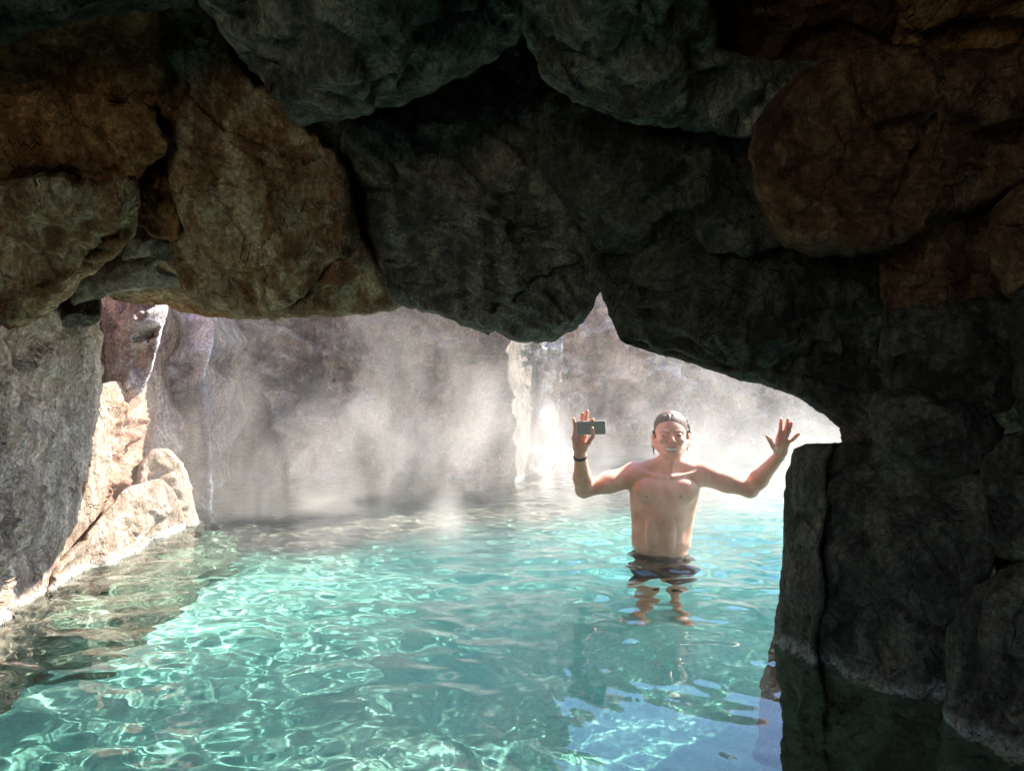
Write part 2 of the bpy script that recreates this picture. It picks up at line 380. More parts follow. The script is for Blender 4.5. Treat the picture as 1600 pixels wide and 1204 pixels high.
# ------------------------------------------------------------------ arch boulders (outlines in photo pixels, distances in metres)
UP = -260
rock('black overhanging slab in the top left corner above the brown blocks', [(-260, UP), (345, UP), (330, -20), (290, 8), (220, 16), (120, 30), (40, 55), (-60, 90), (-260, 110)], 2.0, gy=0.0014, front=.16, grow=4, mat='green', rad=43, name='rock_slab', cat='rock')
rock('flat dark brown block below the black slab in the upper left', [(-260, 20), (-60, 20), (80, 18), (200, 5), (245, 5), (252, 110), (246, 170), (175, 158), (60, 156), (-40, 154), (-260, 160)], 2.45, gy=0.0014, front=.14, grow=4, mat='brown', rad=24, amp=.7, fine=.6, name='rock_slab', cat='rock')
rock('golden brown block with mottled patches in the second row on the left edge', [(-260, 152), (0, 150), (160, 152), (188, 168), (238, 166), (262, 240), (238, 250), (218, 272), (170, 292), (90, 282), (0, 300), (-260, 310)], 2.5, gy=0.0012, front=.15, grow=4, mat='brown', rad=31, amp=.8, fine=.7)
rock('large brown block with pale rough underside at the left edge', [(-260, 280), (0, 285), (90, 274), (165, 286), (216, 276), (216, 330), (208, 372), (172, 402), (122, 432), (104, 466), (62, 500), (0, 514), (-260, 600)], 2.62, gy=0.0008, front=.22, grow=4, mat='umber', rad=68, amp=0.94, strata=.035)
rock('narrow brown block wedged beside the tall brown pillar boulder', [(196, 168), (250, 160), (266, 250), (282, 372), (240, 366), (214, 345), (212, 285), (232, 255), (222, 210)], 2.72, front=.1, grow=4, mat='brown', rad=18, amp=.6, step=5)
rock('small pale jagged stone under the narrow brown block', [(208, 345), (238, 350), (244, 372), (236, 396), (205, 400), (190, 405), (204, 372)], 3.0, front=.08, back=.15, grow=4, mat='grey', rad=14, amp=.6, step=4, wob=3, name='rock', cat='rock')
rock('small grey stone tucked against the left side of the tall brown boulder', [(232, 352), (258, 350), (284, 362), (284, 402), (240, 400), (236, 378)], 3.1, front=.08, back=.15, grow=4, mat='dark', rad=14, amp=.6, step=4, wob=3, name='rock', cat='rock')
rock('flat greenish stone forming the low ceiling above the left rock wall', [(120, 440), (180, 405), (230, 396), (290, 400), (290, 446), (240, 452), (190, 456), (150, 468), (110, 476)], 3.35, gy=.002, front=.10, back=.35, grow=4, mat='ledge', rad=15, amp=.8, step=4, wob=3, name='rock_slab', cat='rock')
rock('tall brown boulder hanging down left of centre with a rough pale foot', [(234, 0), (300, -20), (345, 60), (385, 120), (440, 165), (480, 205), (520, 235), (540, 262), (548, 310), (572, 392), (602, 430), (640, 474), (604, 487), (520, 495), (430, 500), (345, 493), (302, 478), (281, 442), (271, 380), (262, 260), (244, 150)], 2.75, gy=.0009, front=.26, back=.4, grow=4, mat='umber', rad=58, amp=0.90, strata=.015)
rock('wide dark grey boulder across the top left of centre', [(300, UP), (845, UP), (820, -20), (812, 60), (745, 106), (645, 152), (556, 184), (500, 182), (458, 192), (432, 150), (388, 100), (348, 50), (312, -10)], 1.95, gy=.0014, front=.34, back=.3, grow=4, mat='dark', rad=80, amp=0.98, strata=.03)
rock('dark keystone boulder hanging lowest at the middle of the arch', [(533, 205), (560, 186), (640, 150), (720, 105), (800, 70), (848, 90), (846, 200), (858, 260), (888, 302), (912, 370), (930, 430), (940, 462), (912, 502), (882, 526), (850, 538), (800, 532), (740, 512), (680, 491), (628, 480), (596, 432), (574, 380), (560, 310), (544, 262)], 2.85, gy=.0006, front=.30, back=.4, grow=4, mat='dark', rad=80, amp=0.98, strata=.035)
rock('dark grey boulder with a pointed belly across the top right of centre', [(808, UP), (1100, UP), (1110, 0), (1120, 85), (1210, 98), (1320, 104), (1280, 140), (1225, 185), (1196, 214), (1150, 212), (1070, 200), (980, 188), (905, 158), (858, 128), (830, 76), (814, 0)], 1.95, gy=.0014, front=.34, back=.3, grow=4, mat='dark', rad=74, amp=0.98, strata=.03)
rock('almost black smooth block at the top between grey boulder and brown corner', [(1075, UP), (1420, UP), (1404, 82), (1380, 104), (1290, 116), (1160, 108), (1105, 88), (1088, 0)], 2.2, gy=.0012, front=.16, grow=13, mat='rust', rad=37, amp=.7, fine=.7)
rock('warm brown block filling the top right corner', [(1388, UP), (1860, UP), (1860, 60), (1620, 84), (1525, 98), (1482, 76), (1396, 84)], 2.1, gy=.0012, front=.15, grow=13, mat='brown', rad=31, amp=.7, fine=.7)
rock('broad brown boulder with a flat grey left face on the upper right', [(1212, 172), (1262, 130), (1305, 108), (1400, 84), (1490, 100), (1600, 88), (1860, 80), (1860, 290), (1610, 272), (1560, 292), (1480, 332), (1400, 368), (1330, 384), (1250, 378), (1214, 348), (1200, 290), (1188, 230)], 2.15, gy=.0010, front=.24, grow=20, mat='rust', rad=55, amp=1.2, strata=.025)
rock('rounded dark green boulder right of the keystone under the grey ceiling', [(833, 180), (862, 140), (960, 170), (1100, 190), (1200, 205), (1212, 300), (1215, 380), (1120, 400), (1000, 400), (935, 390), (900, 345), (868, 300), (842, 246)], 2.6, gy=.0008, front=.26, grow=4, mat='green', rad=55, amp=0.78)
rock('small round dark stone set under the flat faced brown boulder', [(1092, 330), (1140, 316), (1195, 320), (1226, 345), (1222, 385), (1170, 398), (1110, 390), (1088, 365)], 2.42, front=.10, back=.2, grow=4, mat='green', rad=21, amp=.6, step=5, name='rock', cat='rock')
rock('huge dark boulder right of centre reaching down to the arch lip', [(905, 350), (960, 370), (1100, 380), (1230, 360), (1330, 378), (1410, 372), (1408, 480), (1404, 560), (1400, 612), (1340, 640), (1250, 600), (1180, 585), (1100, 556), (1030, 540), (980, 525), (958, 512), (946, 478), (930, 430)], 2.75, gy=.0005, front=.26, back=.35, grow=4, strata=.03, mat='green', rad=68, amp=0.90)
rock('long curved slab forming the lip of the arch above the waving man', [(952, 500), (1040, 520), (1150, 540), (1280, 560), (1390, 590), (1410, 640), (1372, 700), (1330, 700), (1316, 690), (1312, 666), (1276, 641), (1240, 617), (1200, 604), (1150, 592), (1080, 567), (1020, 552), (974, 535)], 2.82, gx=-.0006, front=.12, back=.35, grow=4, mat='green', rad=27, amp=.9, step=5, strata=.03, wob=3, name='rock_slab', cat='rock')
rock('reddish brown block on the right above the teal stained one', [(1398, 378), (1480, 340), (1580, 318), (1600, 400), (1596, 470), (1500, 492), (1400, 505), (1392, 440)], 2.3, front=.16, grow=20, mat='rust', rad=27, amp=.8, step=6)
rock('dark block with a teal tinge under the reddish brown one on the right', [(1390, 492), (1500, 478), (1610, 462), (1625, 590), (1560, 640), (1470, 628), (1396, 606), (1386, 550)], 2.3, front=.16, grow=13, mat='green', rad=31, amp=.8)
rock('oval dark boulder wedged above the right pillar', [(1362, 622), (1410, 602), (1490, 628), (1560, 660), (1576, 740), (1530, 768), (1450, 742), (1390, 712), (1362, 680)], 2.3, front=.18, back=.3, grow=4, mat='pillar', rad=37, amp=.8, name='boulder')
rock('brown rock cut by the right edge beside the reddish brown block', [(1566, 336), (1610, 300), (1860, 290), (1860, 470), (1640, 466), (1584, 450), (1562, 400)], 2.0, front=.2, grow=20, mat='rust', rad=43)
rock('dark rock at the right edge in the fourth row', [(1590, 452), (1660, 446), (1860, 440), (1860, 690), (1640, 690), (1600, 640), (1596, 540)], 2.0, front=.2, grow=13, mat='green', rad=43)
rock('round boulder at the right edge above the lowest corner rock', [(1536, 730), (1560, 690), (1620, 665), (1860, 650), (1860, 900), (1640, 880), (1570, 872), (1542, 830)], 1.95, front=.25, grow=4, mat='pillar', rad=49)
rock('lowest rock in the bottom right corner standing in the water', [(1474, 1000), (1505, 930), (1565, 890), (1620, 868), (1860, 850), (1860, 1900), (1470, 1900), (1466, 1300), (1474, 1090)], 2.05, gx=-.0012, ref=(1500, 1050), front=.22, back=.5, mat='pillar', rad=70, amp=.9)
rock('dark pitted pillar boulder standing in the water right of the man', [(1272, 712), (1310, 688), (1400, 690), (1540, 740), (1560, 860), (1530, 940), (1502, 1000), (1498, 1120), (1510, 1750), (1270, 1750), (1276, 1100), (1270, 980), (1284, 860)], 2.62, gx=-.0019, ref=(1290, 1000), front=.16, back=.5, mat='pillar', rad=26, amp=1.0, step=6)
rock('tall narrow pitted column on the left side of the pillar boulder', [(1236, 704), (1262, 692), (1312, 690), (1292, 730), (1300, 790), (1284, 850), (1296, 930), (1278, 1000), (1292, 1100), (1298, 1700), (1170, 1700), (1188, 1204), (1202, 1060), (1208, 985), (1218, 930), (1223, 850), (1226, 760)], 2.72, gx=-.0022, ref=(1210, 985), front=.14, back=.5, mat='pillar', rad=14, amp=.7, step=5, wob=3)
# the rear shoulder of the arch, out of sight above the left opening: it shades the left rock wall
blob('', (-1.55, 3.75, 2.35), (1.0, 0.85, 1.0), 61, 'umber', name='cave_rock', kind='structure')

# ------------------------------------------------------------------ left rock wall, going away from the camera
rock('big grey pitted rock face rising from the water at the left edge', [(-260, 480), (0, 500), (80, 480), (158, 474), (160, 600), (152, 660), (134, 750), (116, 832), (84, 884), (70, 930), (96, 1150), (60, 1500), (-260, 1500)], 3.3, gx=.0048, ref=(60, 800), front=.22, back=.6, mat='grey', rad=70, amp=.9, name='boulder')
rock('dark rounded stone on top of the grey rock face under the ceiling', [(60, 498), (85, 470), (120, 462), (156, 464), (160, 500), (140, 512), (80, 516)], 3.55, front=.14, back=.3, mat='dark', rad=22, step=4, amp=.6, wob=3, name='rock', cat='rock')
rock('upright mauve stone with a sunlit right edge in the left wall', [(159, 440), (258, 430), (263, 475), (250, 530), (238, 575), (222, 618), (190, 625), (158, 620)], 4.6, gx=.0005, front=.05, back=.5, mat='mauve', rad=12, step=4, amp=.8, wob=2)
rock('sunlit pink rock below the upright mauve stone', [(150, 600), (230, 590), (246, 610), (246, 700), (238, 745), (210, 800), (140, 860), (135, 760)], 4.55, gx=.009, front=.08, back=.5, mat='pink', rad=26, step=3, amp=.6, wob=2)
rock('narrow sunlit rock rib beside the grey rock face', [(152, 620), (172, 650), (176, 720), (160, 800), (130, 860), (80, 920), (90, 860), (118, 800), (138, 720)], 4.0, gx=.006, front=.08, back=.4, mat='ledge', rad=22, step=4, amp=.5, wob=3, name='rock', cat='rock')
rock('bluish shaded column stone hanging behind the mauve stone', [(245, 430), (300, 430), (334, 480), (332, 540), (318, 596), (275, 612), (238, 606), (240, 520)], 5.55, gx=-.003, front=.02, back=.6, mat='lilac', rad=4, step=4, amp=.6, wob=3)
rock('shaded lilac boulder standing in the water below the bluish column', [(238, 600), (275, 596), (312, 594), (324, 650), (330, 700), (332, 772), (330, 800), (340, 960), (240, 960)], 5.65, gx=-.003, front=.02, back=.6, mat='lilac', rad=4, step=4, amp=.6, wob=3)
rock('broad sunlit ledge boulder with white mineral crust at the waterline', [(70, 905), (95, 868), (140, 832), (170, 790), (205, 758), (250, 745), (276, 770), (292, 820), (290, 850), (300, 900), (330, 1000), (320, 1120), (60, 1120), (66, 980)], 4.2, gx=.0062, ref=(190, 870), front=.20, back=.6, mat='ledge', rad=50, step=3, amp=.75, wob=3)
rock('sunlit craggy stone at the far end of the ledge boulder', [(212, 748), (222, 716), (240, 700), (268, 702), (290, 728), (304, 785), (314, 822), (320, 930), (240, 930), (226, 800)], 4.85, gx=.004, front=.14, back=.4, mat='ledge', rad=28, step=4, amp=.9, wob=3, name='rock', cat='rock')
blob('broad brown rock under the water along the foot of the left wall', (-2.45, 4.3, -0.95), (0.60, 1.3, 0.55), 71, 'under', name='submerged_rock', cat='rock', amp=1.1)
blob('', (-0.9, 7.0, 2.75), (0.8, 1.1, 0.85), 75, 'cliff', name='sun_block_rock', kind='structure', sub=4)  # unseen rock, added to keep the sun off the lilac stones' edges
# bank behind the left wall, out of sight, it keeps the sky off the shaded stones
blob('', (-4.4, 5.2, 0.8), (1.9, 3.4, 2.3), 72, 'cliff', name='hillside', kind='structure', sub=5, amp=1.5)

# ------------------------------------------------------------------ far walls
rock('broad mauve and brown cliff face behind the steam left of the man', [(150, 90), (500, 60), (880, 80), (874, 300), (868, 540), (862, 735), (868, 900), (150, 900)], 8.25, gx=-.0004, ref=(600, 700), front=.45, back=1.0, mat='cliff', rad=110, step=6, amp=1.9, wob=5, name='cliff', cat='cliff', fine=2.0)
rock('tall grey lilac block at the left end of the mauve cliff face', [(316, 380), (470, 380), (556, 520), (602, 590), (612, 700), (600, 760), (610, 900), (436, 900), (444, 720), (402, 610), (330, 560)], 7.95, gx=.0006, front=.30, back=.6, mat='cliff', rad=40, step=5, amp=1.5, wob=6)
rock('block coloured dark brown as a shaded hollow low down beside the lilac column', [(322, 560), (400, 590), (450, 690), (440, 740), (450, 900), (322, 900)], 8.1, front=.15, back=.4, mat='hollow', rad=30, step=5, amp=1.3, wob=6)
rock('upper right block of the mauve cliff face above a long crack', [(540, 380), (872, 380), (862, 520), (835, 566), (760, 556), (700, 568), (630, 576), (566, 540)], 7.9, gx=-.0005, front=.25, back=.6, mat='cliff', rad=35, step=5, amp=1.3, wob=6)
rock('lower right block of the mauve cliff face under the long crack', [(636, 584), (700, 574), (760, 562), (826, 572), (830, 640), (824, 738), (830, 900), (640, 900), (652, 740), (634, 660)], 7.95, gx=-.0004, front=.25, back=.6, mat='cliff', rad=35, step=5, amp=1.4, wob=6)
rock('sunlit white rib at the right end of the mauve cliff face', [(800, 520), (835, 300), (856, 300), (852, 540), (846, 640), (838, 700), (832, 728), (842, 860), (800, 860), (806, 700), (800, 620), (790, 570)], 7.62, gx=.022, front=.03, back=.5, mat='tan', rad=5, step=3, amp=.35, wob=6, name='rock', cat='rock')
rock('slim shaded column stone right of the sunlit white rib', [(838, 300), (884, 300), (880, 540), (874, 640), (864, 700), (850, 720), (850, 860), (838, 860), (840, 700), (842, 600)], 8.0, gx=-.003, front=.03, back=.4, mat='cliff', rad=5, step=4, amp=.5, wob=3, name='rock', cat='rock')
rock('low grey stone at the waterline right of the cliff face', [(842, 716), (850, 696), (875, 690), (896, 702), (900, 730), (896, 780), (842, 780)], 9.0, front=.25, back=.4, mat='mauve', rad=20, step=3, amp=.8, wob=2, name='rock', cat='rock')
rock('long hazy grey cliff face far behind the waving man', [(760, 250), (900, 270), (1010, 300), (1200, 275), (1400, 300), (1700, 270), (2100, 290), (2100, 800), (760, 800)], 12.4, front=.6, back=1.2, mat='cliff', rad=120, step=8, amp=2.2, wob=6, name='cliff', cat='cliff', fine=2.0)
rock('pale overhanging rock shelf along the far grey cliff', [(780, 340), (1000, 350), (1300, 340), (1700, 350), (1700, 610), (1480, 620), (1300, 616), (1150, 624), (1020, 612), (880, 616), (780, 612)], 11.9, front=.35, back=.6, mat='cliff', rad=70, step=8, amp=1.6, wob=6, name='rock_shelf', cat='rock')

# ------------------------------------------------------------------ signed distance modelling for the person
def sd_cone(P, a, b, ra, rb):
    a = np.array(a, float); b = np.array(b, float); ab = b - a
    t = np.clip(((P - a) @ ab) / max(ab @ ab, 1e-12), 0, 1)
    return np.linalg.norm(P - a - t[..., None] * ab, axis=-1) - (ra + (rb - ra) * t)
def sd_ell(P, c, r, rot=None):
    q = P - np.array(c, float)
    if rot is not None: q = q @ np.array(rot)
    r = np.array(r, float); k0 = np.linalg.norm(q / r, axis=-1); k1 = np.linalg.norm(q / (r * r), axis=-1)
    return k0 * (k0 - 1) / (k1 + 1e-9)
def smin(a, b, k):
    h = np.clip(0.5 + 0.5 * (b - a) / k, 0, 1); return b * (1 - h) + a * h - k * h * (1 - h)

def field(prims, ax):
    """prims: (kind, args, k, sign); evaluated near each primitive only"""
    X, Y, Z = ax; D = np.full((len(X), len(Y), len(Z)), 0.5, np.float32)
    for kind, args, k, sg in prims:
        if kind == 'c':
            a, b, ra, rb = args; m = max(ra, rb) + abs(k) * 1.6 + 0.03
            lo = np.minimum(a, b) - m; hi = np.maximum(a, b) + m
        else:
            m = abs(k) * 1.6 + 0.03; rr = max(args[1]) if len(args) > 2 else np.array(args[1])
            lo = np.array(args[0]) - rr - m; hi = np.array(args[0]) + rr + m
        s = [slice(*np.searchsorted(A, (l, h))) for A, l, h in zip(ax, lo, hi)]
        if any(q.stop <= q.start for q in s): continue
        G = np.stack(np.meshgrid(X[s[0]], Y[s[1]], Z[s[2]], indexing='ij'), -1)
        d = sd_cone(G, *args) if kind == 'c' else sd_ell(G, *args)
        cur = D[s[0], s[1], s[2]]
        D[s[0], s[1], s[2]] = smin(cur, d, k) if sg > 0 else -smin(-cur, d, k)
    return D

def nets(D, ax):
    """surface nets on a (non-uniform) grid"""
    X, Y, Z = ax; ins = D < 0
    c = np.zeros(tuple(n - 1 for n in D.shape), np.int8)
    for i in (0, 1):
        for j in (0, 1):
            for k in (0, 1):
                c += ins[i:i + c.shape[0], j:j + c.shape[1], k:k + c.shape[2]]
    cells = np.argwhere((c > 0) & (c < 8)); idx = np.full(c.shape, -1, np.int32); idx[tuple(cells.T)] = np.arange(len(cells))
    acc = np.zeros((len(cells), 3)); cnt = np.zeros(len(cells))
    corners = [(i, j, k) for i in (0, 1) for j in (0, 1) for k in (0, 1)]
    A = [X, Y, Z]
    for a in corners:
        for b in corners:
            if sum(abs(a[q] - b[q]) for q in range(3)) != 1 or a > b: continue
            ia = cells + a; ib = cells + b
            da = D[tuple(ia.T)]; db = D[tuple(ib.T)]; m = (da < 0) != (db < 0)
            t = np.where(m, da / np.where(m, da - db, 1), 0)
            pa = np.stack([A[q][ia[:, q]] for q in range(3)], -1); pb = np.stack([A[q][ib[:, q]] for q in range(3)], -1)
            acc += np.where(m[:, None], pa + (pb - pa) * t[:, None], 0); cnt += m
    V = acc / cnt[:, None]; Fs = []
    for q in range(3):
        s0 = [slice(1, -1)] * 3; s1 = [slice(1, -1)] * 3; s0[q] = slice(0, -1); s1[q] = slice(1, None)
        a = ins[tuple(s0)]; b = ins[tuple(s1)]; e = np.argwhere(a != b)
        off = np.ones(3, int); off[q] = 0; e2 = e + off; fl = a[tuple(e.T)]
        u = np.zeros(3, int); v = np.zeros(3, int); u[(q + 1) % 3] = 1; v[(q + 2) % 3] = 1
        quad = np.stack([idx[tuple((e2 - u - v).T)], idx[tuple((e2 - v).T)], idx[tuple(e2.T)], idx[tuple((e2 - u).T)]], -1)
        quad[~fl] = quad[~fl][:, ::-1]; Fs.append(quad)
    F = np.concatenate(Fs); return V, F[(F >= 0).all(1)]

def relax(V, F, n=2, f=0.5):
    E = np.concatenate([F[:, [0, 1]], F[:, [1, 2]], F[:, [2, 3]], F[:, [3, 0]]])
    for _ in range(n):
        s = np.zeros_like(V); c = np.zeros(len(V))
        for a, b in ((0, 1), (1, 0)): np.add.at(s, E[:, a], V[E[:, b]]); np.add.at(c, E[:, a], 1)
        V = V + f * (s / c[:, None] - V)
    return V

YM = 4.17
def W(px, py, y=YM): return np.array([(px - 800) / FPX * y, y, EYE - (py - 602) / FPX * y])

prims = []
def cone(a, b, ra, rb, k=0.02, s=1): prims.append(('c', (np.array(a, float), np.array(b, float), ra, rb), k, s))
def ell(c, r, k=0.03, s=1, rot=None): prims.append(('e', (np.array(c, float), r) + ((rot,) if rot is not None else ()), k, s))
# trunk
ell(W(1031, 890), (.160, .112, .14), .04); ell(W(1033, 846), (.152, .100, .16), .05)
ell(W(1036, 792), (.155, .112, .18), .05); ell(W(1040, 762), (.165, .108, .12), .05)
for sx, px in ((-1, 1013), (1, 1070)):
    ell(W(px, 766, YM - .072), (.080, .040, .062), .025)                       # chest
    cone(W(1038 + sx * 40, 766, YM + .02), W(1033 + sx * 33, 846, YM + .01), .052, .040, .04)   # flanks
    cone(W(1047 + sx * 4, 722), W(1043 + sx * 48, 738), .046, .050, .03)        # shoulder line
    ell(W(1031 + sx * 14, 835, YM - .088), (.030, .018, .085), .02)             # belly muscle
    cone(W(1045 + sx * 5, 745, YM - .085), W(1044 + sx * 42, 738, YM - .055), .006, .008, .022)   # collarbone
cone(W(1046, 745, YM + .01), W(1048, 706, YM - .005), .063, .056, .03)         # neck
cone(W(1052, 700, YM - .045), W(1047, 741, YM - .065), .012, .010, .02)
# arms (toward image left, holding the phone)
shL, elL, wrL = W(990, 743), W(912, 764, 4.10), W(906, 708, 3.98)
shR, elR, wrR = W(1101, 741), W(1172, 764, 4.12), W(1217, 713, 4.00)
for sh, el_, wr in ((shL, elL, wrL), (shR, elR, wrR)):
    mid = sh * .5 + el_ * .5; fm_ = el_ * .68 + wr * .32
    cone(sh, mid, .066, .056, .04); cone(mid, el_, .056, .044, .03)
    ell(sh + np.array([0, 0, .012]), (.062, .062, .055), .03)
    cone(el_, fm_, .043, .048, .025); cone(fm_, wr, .048, .030, .025)
# legs under the water
for sx in (-1, 1):
    hip = W(1031, 900) + np.array([sx * .075, 0, -.04]); kn = hip + np.array([sx * .012, -.03, -.42]); an = kn + np.array([sx * .02, .03, -.42])
    cone(hip, kn, .088, .056, .04); cone(kn, an, .056, .036, .03); ell(kn * .7 + an * .3 + np.array([0, .03, 0]), (.045, .045, .12), .03)
    cone(an + np.array([0, .03, -.02]), an + np.array([sx * .03, -.16, -.035]), .034, .026, .03)
# head, turned a little toward image right
ell(W(1047, 668, YM + .012), (.085, .098, .092), .02); ell(W(1048, 677, YM - .03), (.077, .074, .080), .03)
ell(W(1049, 696, YM - .045), (.060, .056, .055), .03); cone(W(1046, 709, YM - .078), W(1054, 709, YM - .078), .018, .018, .025)
for sx in (-1, 1):
    cone(W(1048 + sx * 25, 692, YM - .005), W(1049 + sx * 10, 708, YM - .06), .020, .018, .03)   # jaw
    ell(W(1049 + sx * 14, 688.5, YM - .083), (.024, .019, .018), .018)                          # cheek lifted by the smile
    ell(W(1049 + sx * 12.5, 679, YM - .121), (.016, .009, .008), .010, -1)                      # eye socket
    ell(W(1049 + sx * 12.5, 679.5, YM - .094), (.015, .013, .0105), .004)                       # eyelids
    cone(W(1049 + sx * 6, 674, YM - .096), W(1049 + sx * 18, 674.5, YM - .082), .008, .007, .010)  # brow
    ell(W(1047.5 + sx * 27.6, 683, YM + .01), (.009, .018, .028), .008)                           # ear
    ell(W(1051 + sx * 4, 689.5, YM - .112), (.009, .010, .008), .007)                           # nostril wing
cone(W(1049.5, 677, YM - .098), W(1051, 688, YM - .122), .008, .011, .010)                      # nose
cone(W(1042, 697.0, YM - .096), W(1056, 697.0, YM - .096), .0065, .0065, .008)                  # upper lip
cone(W(1043, 704.0, YM - .093), W(1055, 704.0, YM - .093), .0065, .0065, .008)                  # lower lip
ell(W(1049, 700.6, YM - .118), (.032, .020, .0090), .006, -1)                                   # open smile
ell(W(1049, 699.6, YM - .070), (.029, .027, .0085), .002)                                       # teeth

def hand(wr, palm_end, side, normal, fingers, thumb, k=.006, pw=.040):
    """palm from the wrist to the knuckles, side = toward the index finger, normal = out of the palm"""
    wr = np.array(wr); pe = np.array(palm_end); side = np.array(side, float); nrm = np.array(normal, float)
    for t in (-1, -.33, .33, 1):
        cone(wr + side * t * .014, pe + side * t * (pw - .010), .0165, .0125, .012)
    ell(wr * .55 + pe * .45 + side * .022 + nrm * .012, (.020, .018, .028), .012)
    ell(wr * .6 + pe * .4 - side * .020 + nrm * .009, (.016, .014, .028), .012)
    for (base, pts) in fingers:                      # base in -1..1 across the knuckles
        a = pe + side * base * (pw - .008); r = [.0108, .0102, .0094, .0082]
        for q, p in enumerate(pts): cone(a, p, r[q], r[q + 1], k); a = np.array(p)
    a = wr * .72 + pe * .28 + side * .022 + nrm * .006; r = [.0165, .0125, .0105, .0085]
    for q, p in enumerate(thumb): cone(a, p, r[q], r[q + 1], .010 if q == 0 else k); a = np.array(p)

# waving hand (image right): palm to the camera, thumb toward the head
yh = 3.955
pe = W(1224, 687, yh)
hand(wrR, pe, np.array([-.93, 0, .20]), (0, -1, 0), [
    (1.0, [W(1219.5, 672, yh - .004), W(1220, 662, yh - .006), W(1220.5, 655, yh - .012)]),
    (.34, [W(1228.0, 670, yh - .002), W(1229.8, 660, yh - .005), W(1231, 654.5, yh - .012)]),
    (-.34, [W(1233.0, 673, yh - .002), W(1235.4, 665, yh - .005), W(1236.8, 660, yh - .012)]),
    (-1.0, [W(1238.5, 686.5, yh), W(1244, 681, yh - .004), W(1248.2, 677.5, yh - .010)])],
    [W(1208, 697, yh - .02), W(1202.5, 687, yh - .03), W(1198, 681, yh - .03)])
# hand with the phone (image left): thumb in front of the phone, fingers behind it
yp = 3.93
pe = W(905.5, 683, yp + .015)
hand(wrL, pe, np.array([.98, 0, .15]), (0, -1, 0), [
    (1.0, [W(915, 667, yp + .024), W(921, 658, yp + .018), W(926.5, 655.5, yp - .004)]),
    (.34, [W(913.5, 665, yp + .026), W(916.5, 650, yp + .024), W(917.5, 642, yp + .014)]),
    (-.34, [W(906.0, 667, yp + .026), W(909.0, 654, yp + .024), W(910.5, 646, yp + .014)]),
    (-1.0, [W(899.0, 670, yp + .020), W(897.5, 661, yp + .012), W(896.2, 654.5, yp - .002)])],
    [W(919, 692, yp - .018), W(926.5, 681, yp - .026), W(925.5, 668.5, yp - .021)])

ax = (axis([(.28, .76, .004), (.76, 1.02, .003), (1.02, 1.72, .004)]),
      axis([(3.86, 4.02, .0042), (4.02, 4.12, .003), (4.12, 4.36, .006)]),
      axis([(-1.08, -.06, .010), (-.06, .5, .005), (.5, .83, .0032)]))
BASE = (W(1031, 860)[0], YM, FLOOR)
D = field(prims, ax); V, F = nets(D, ax); V = relax(V, F, 1, .4)
# skin
sm_, st, sb = new_mat('skin')
att = nd(st, 'ShaderNodeAttribute'); att.attribute_name = 'Col'
geo = nd(st, 'ShaderNodeNewGeometry')
nn = nd(st, 'ShaderNodeTexNoise', in_Scale=14.0, in_Detail=4.0); st.links.new(geo.outputs['Position'], nn.inputs[0])
sc_ = mixc(st, 0.8, att.outputs['Color'], ramp(st, nn.outputs[0], [(0.35, (0.92, 0.70, 0.66)), (0.62, (1.08, 1.08, 1.08))]), 'MULTIPLY')
st.links.new(sc_, sb.inputs['Base Color']); sb.inputs['Roughness'].default_value = 0.5
sb.inputs['Subsurface Weight'].default_value = 0.25; sb.inputs['Subsurface Radius'].default_value = (1, .3, .15); sb.inputs['Subsurface Scale'].default_value = .012
body = mesh_obj('person', V, F, sm_, origin=BASE)
tag(body, 'shirtless man waist deep in the water, both arms raised, waving and grinning', 'person')
col = np.tile([.84, .44, .31], (len(V), 1))
def paint(mask, c):
    global col
    mask = np.clip(mask, 0, 1)[:, None]; col = col * (1 - mask) + np.array(c) * mask
def near(c, r, soft=.6): d = np.linalg.norm((V - np.array(c)) / np.array(r), axis=1); return smooth(1, soft, d) if False else 1 - smooth(soft, 1, d)
fr = V[:, 1] < YM - .02
for sx in (-1, 1):
    paint(near(W(1049 + sx * 12.5, 680.2, YM - .11), (.0145, .03, .0035), .5), (.16, .09, .07))
    paint(.55 * near(W(1049 + sx * 12.5, 674, YM - .10), (.019, .04, .0055), .5), (.18, .11, .08))
    paint(.6 * near(W(1037 + sx * 27, 776, YM - .11), (.013, .05, .013), .4), (.36, .15, .11))
mc = W(1049, 701.5, YM - .10); u_ = (V[:, 0] - mc[0]) / .036; zc = mc[2] + .010 * u_ ** 2 - .002; fm_ = (V[:, 1] < YM - .055) & (np.abs(u_) < 1)
hw = np.sqrt(np.clip(1 - u_ ** 2, 0, 1)); dz = np.abs(V[:, 2] - zc)
paint(np.where(fm_, .8 * (1 - smooth(.8, 1.1, dz / (.0135 * hw + .002))), 0), (.50, .17, .14))
paint(np.where(fm_ & (np.abs(u_) < .86), 1 - smooth(.75, 1.05, dz / (.0080 * hw + 1e-4)), 0), (.92, .90, .85))
for hx in (W(1224, 680, yh), W(908, 685, yp)): paint(.4 * near(hx, (.09, .09, .1), .4), (.66, .30, .24))
ca = body.data.color_attributes.new('Col', 'FLOAT_COLOR', 'POINT')
ca.data.foreach_set('color', np.c_[col, np.ones(len(col))].ravel())

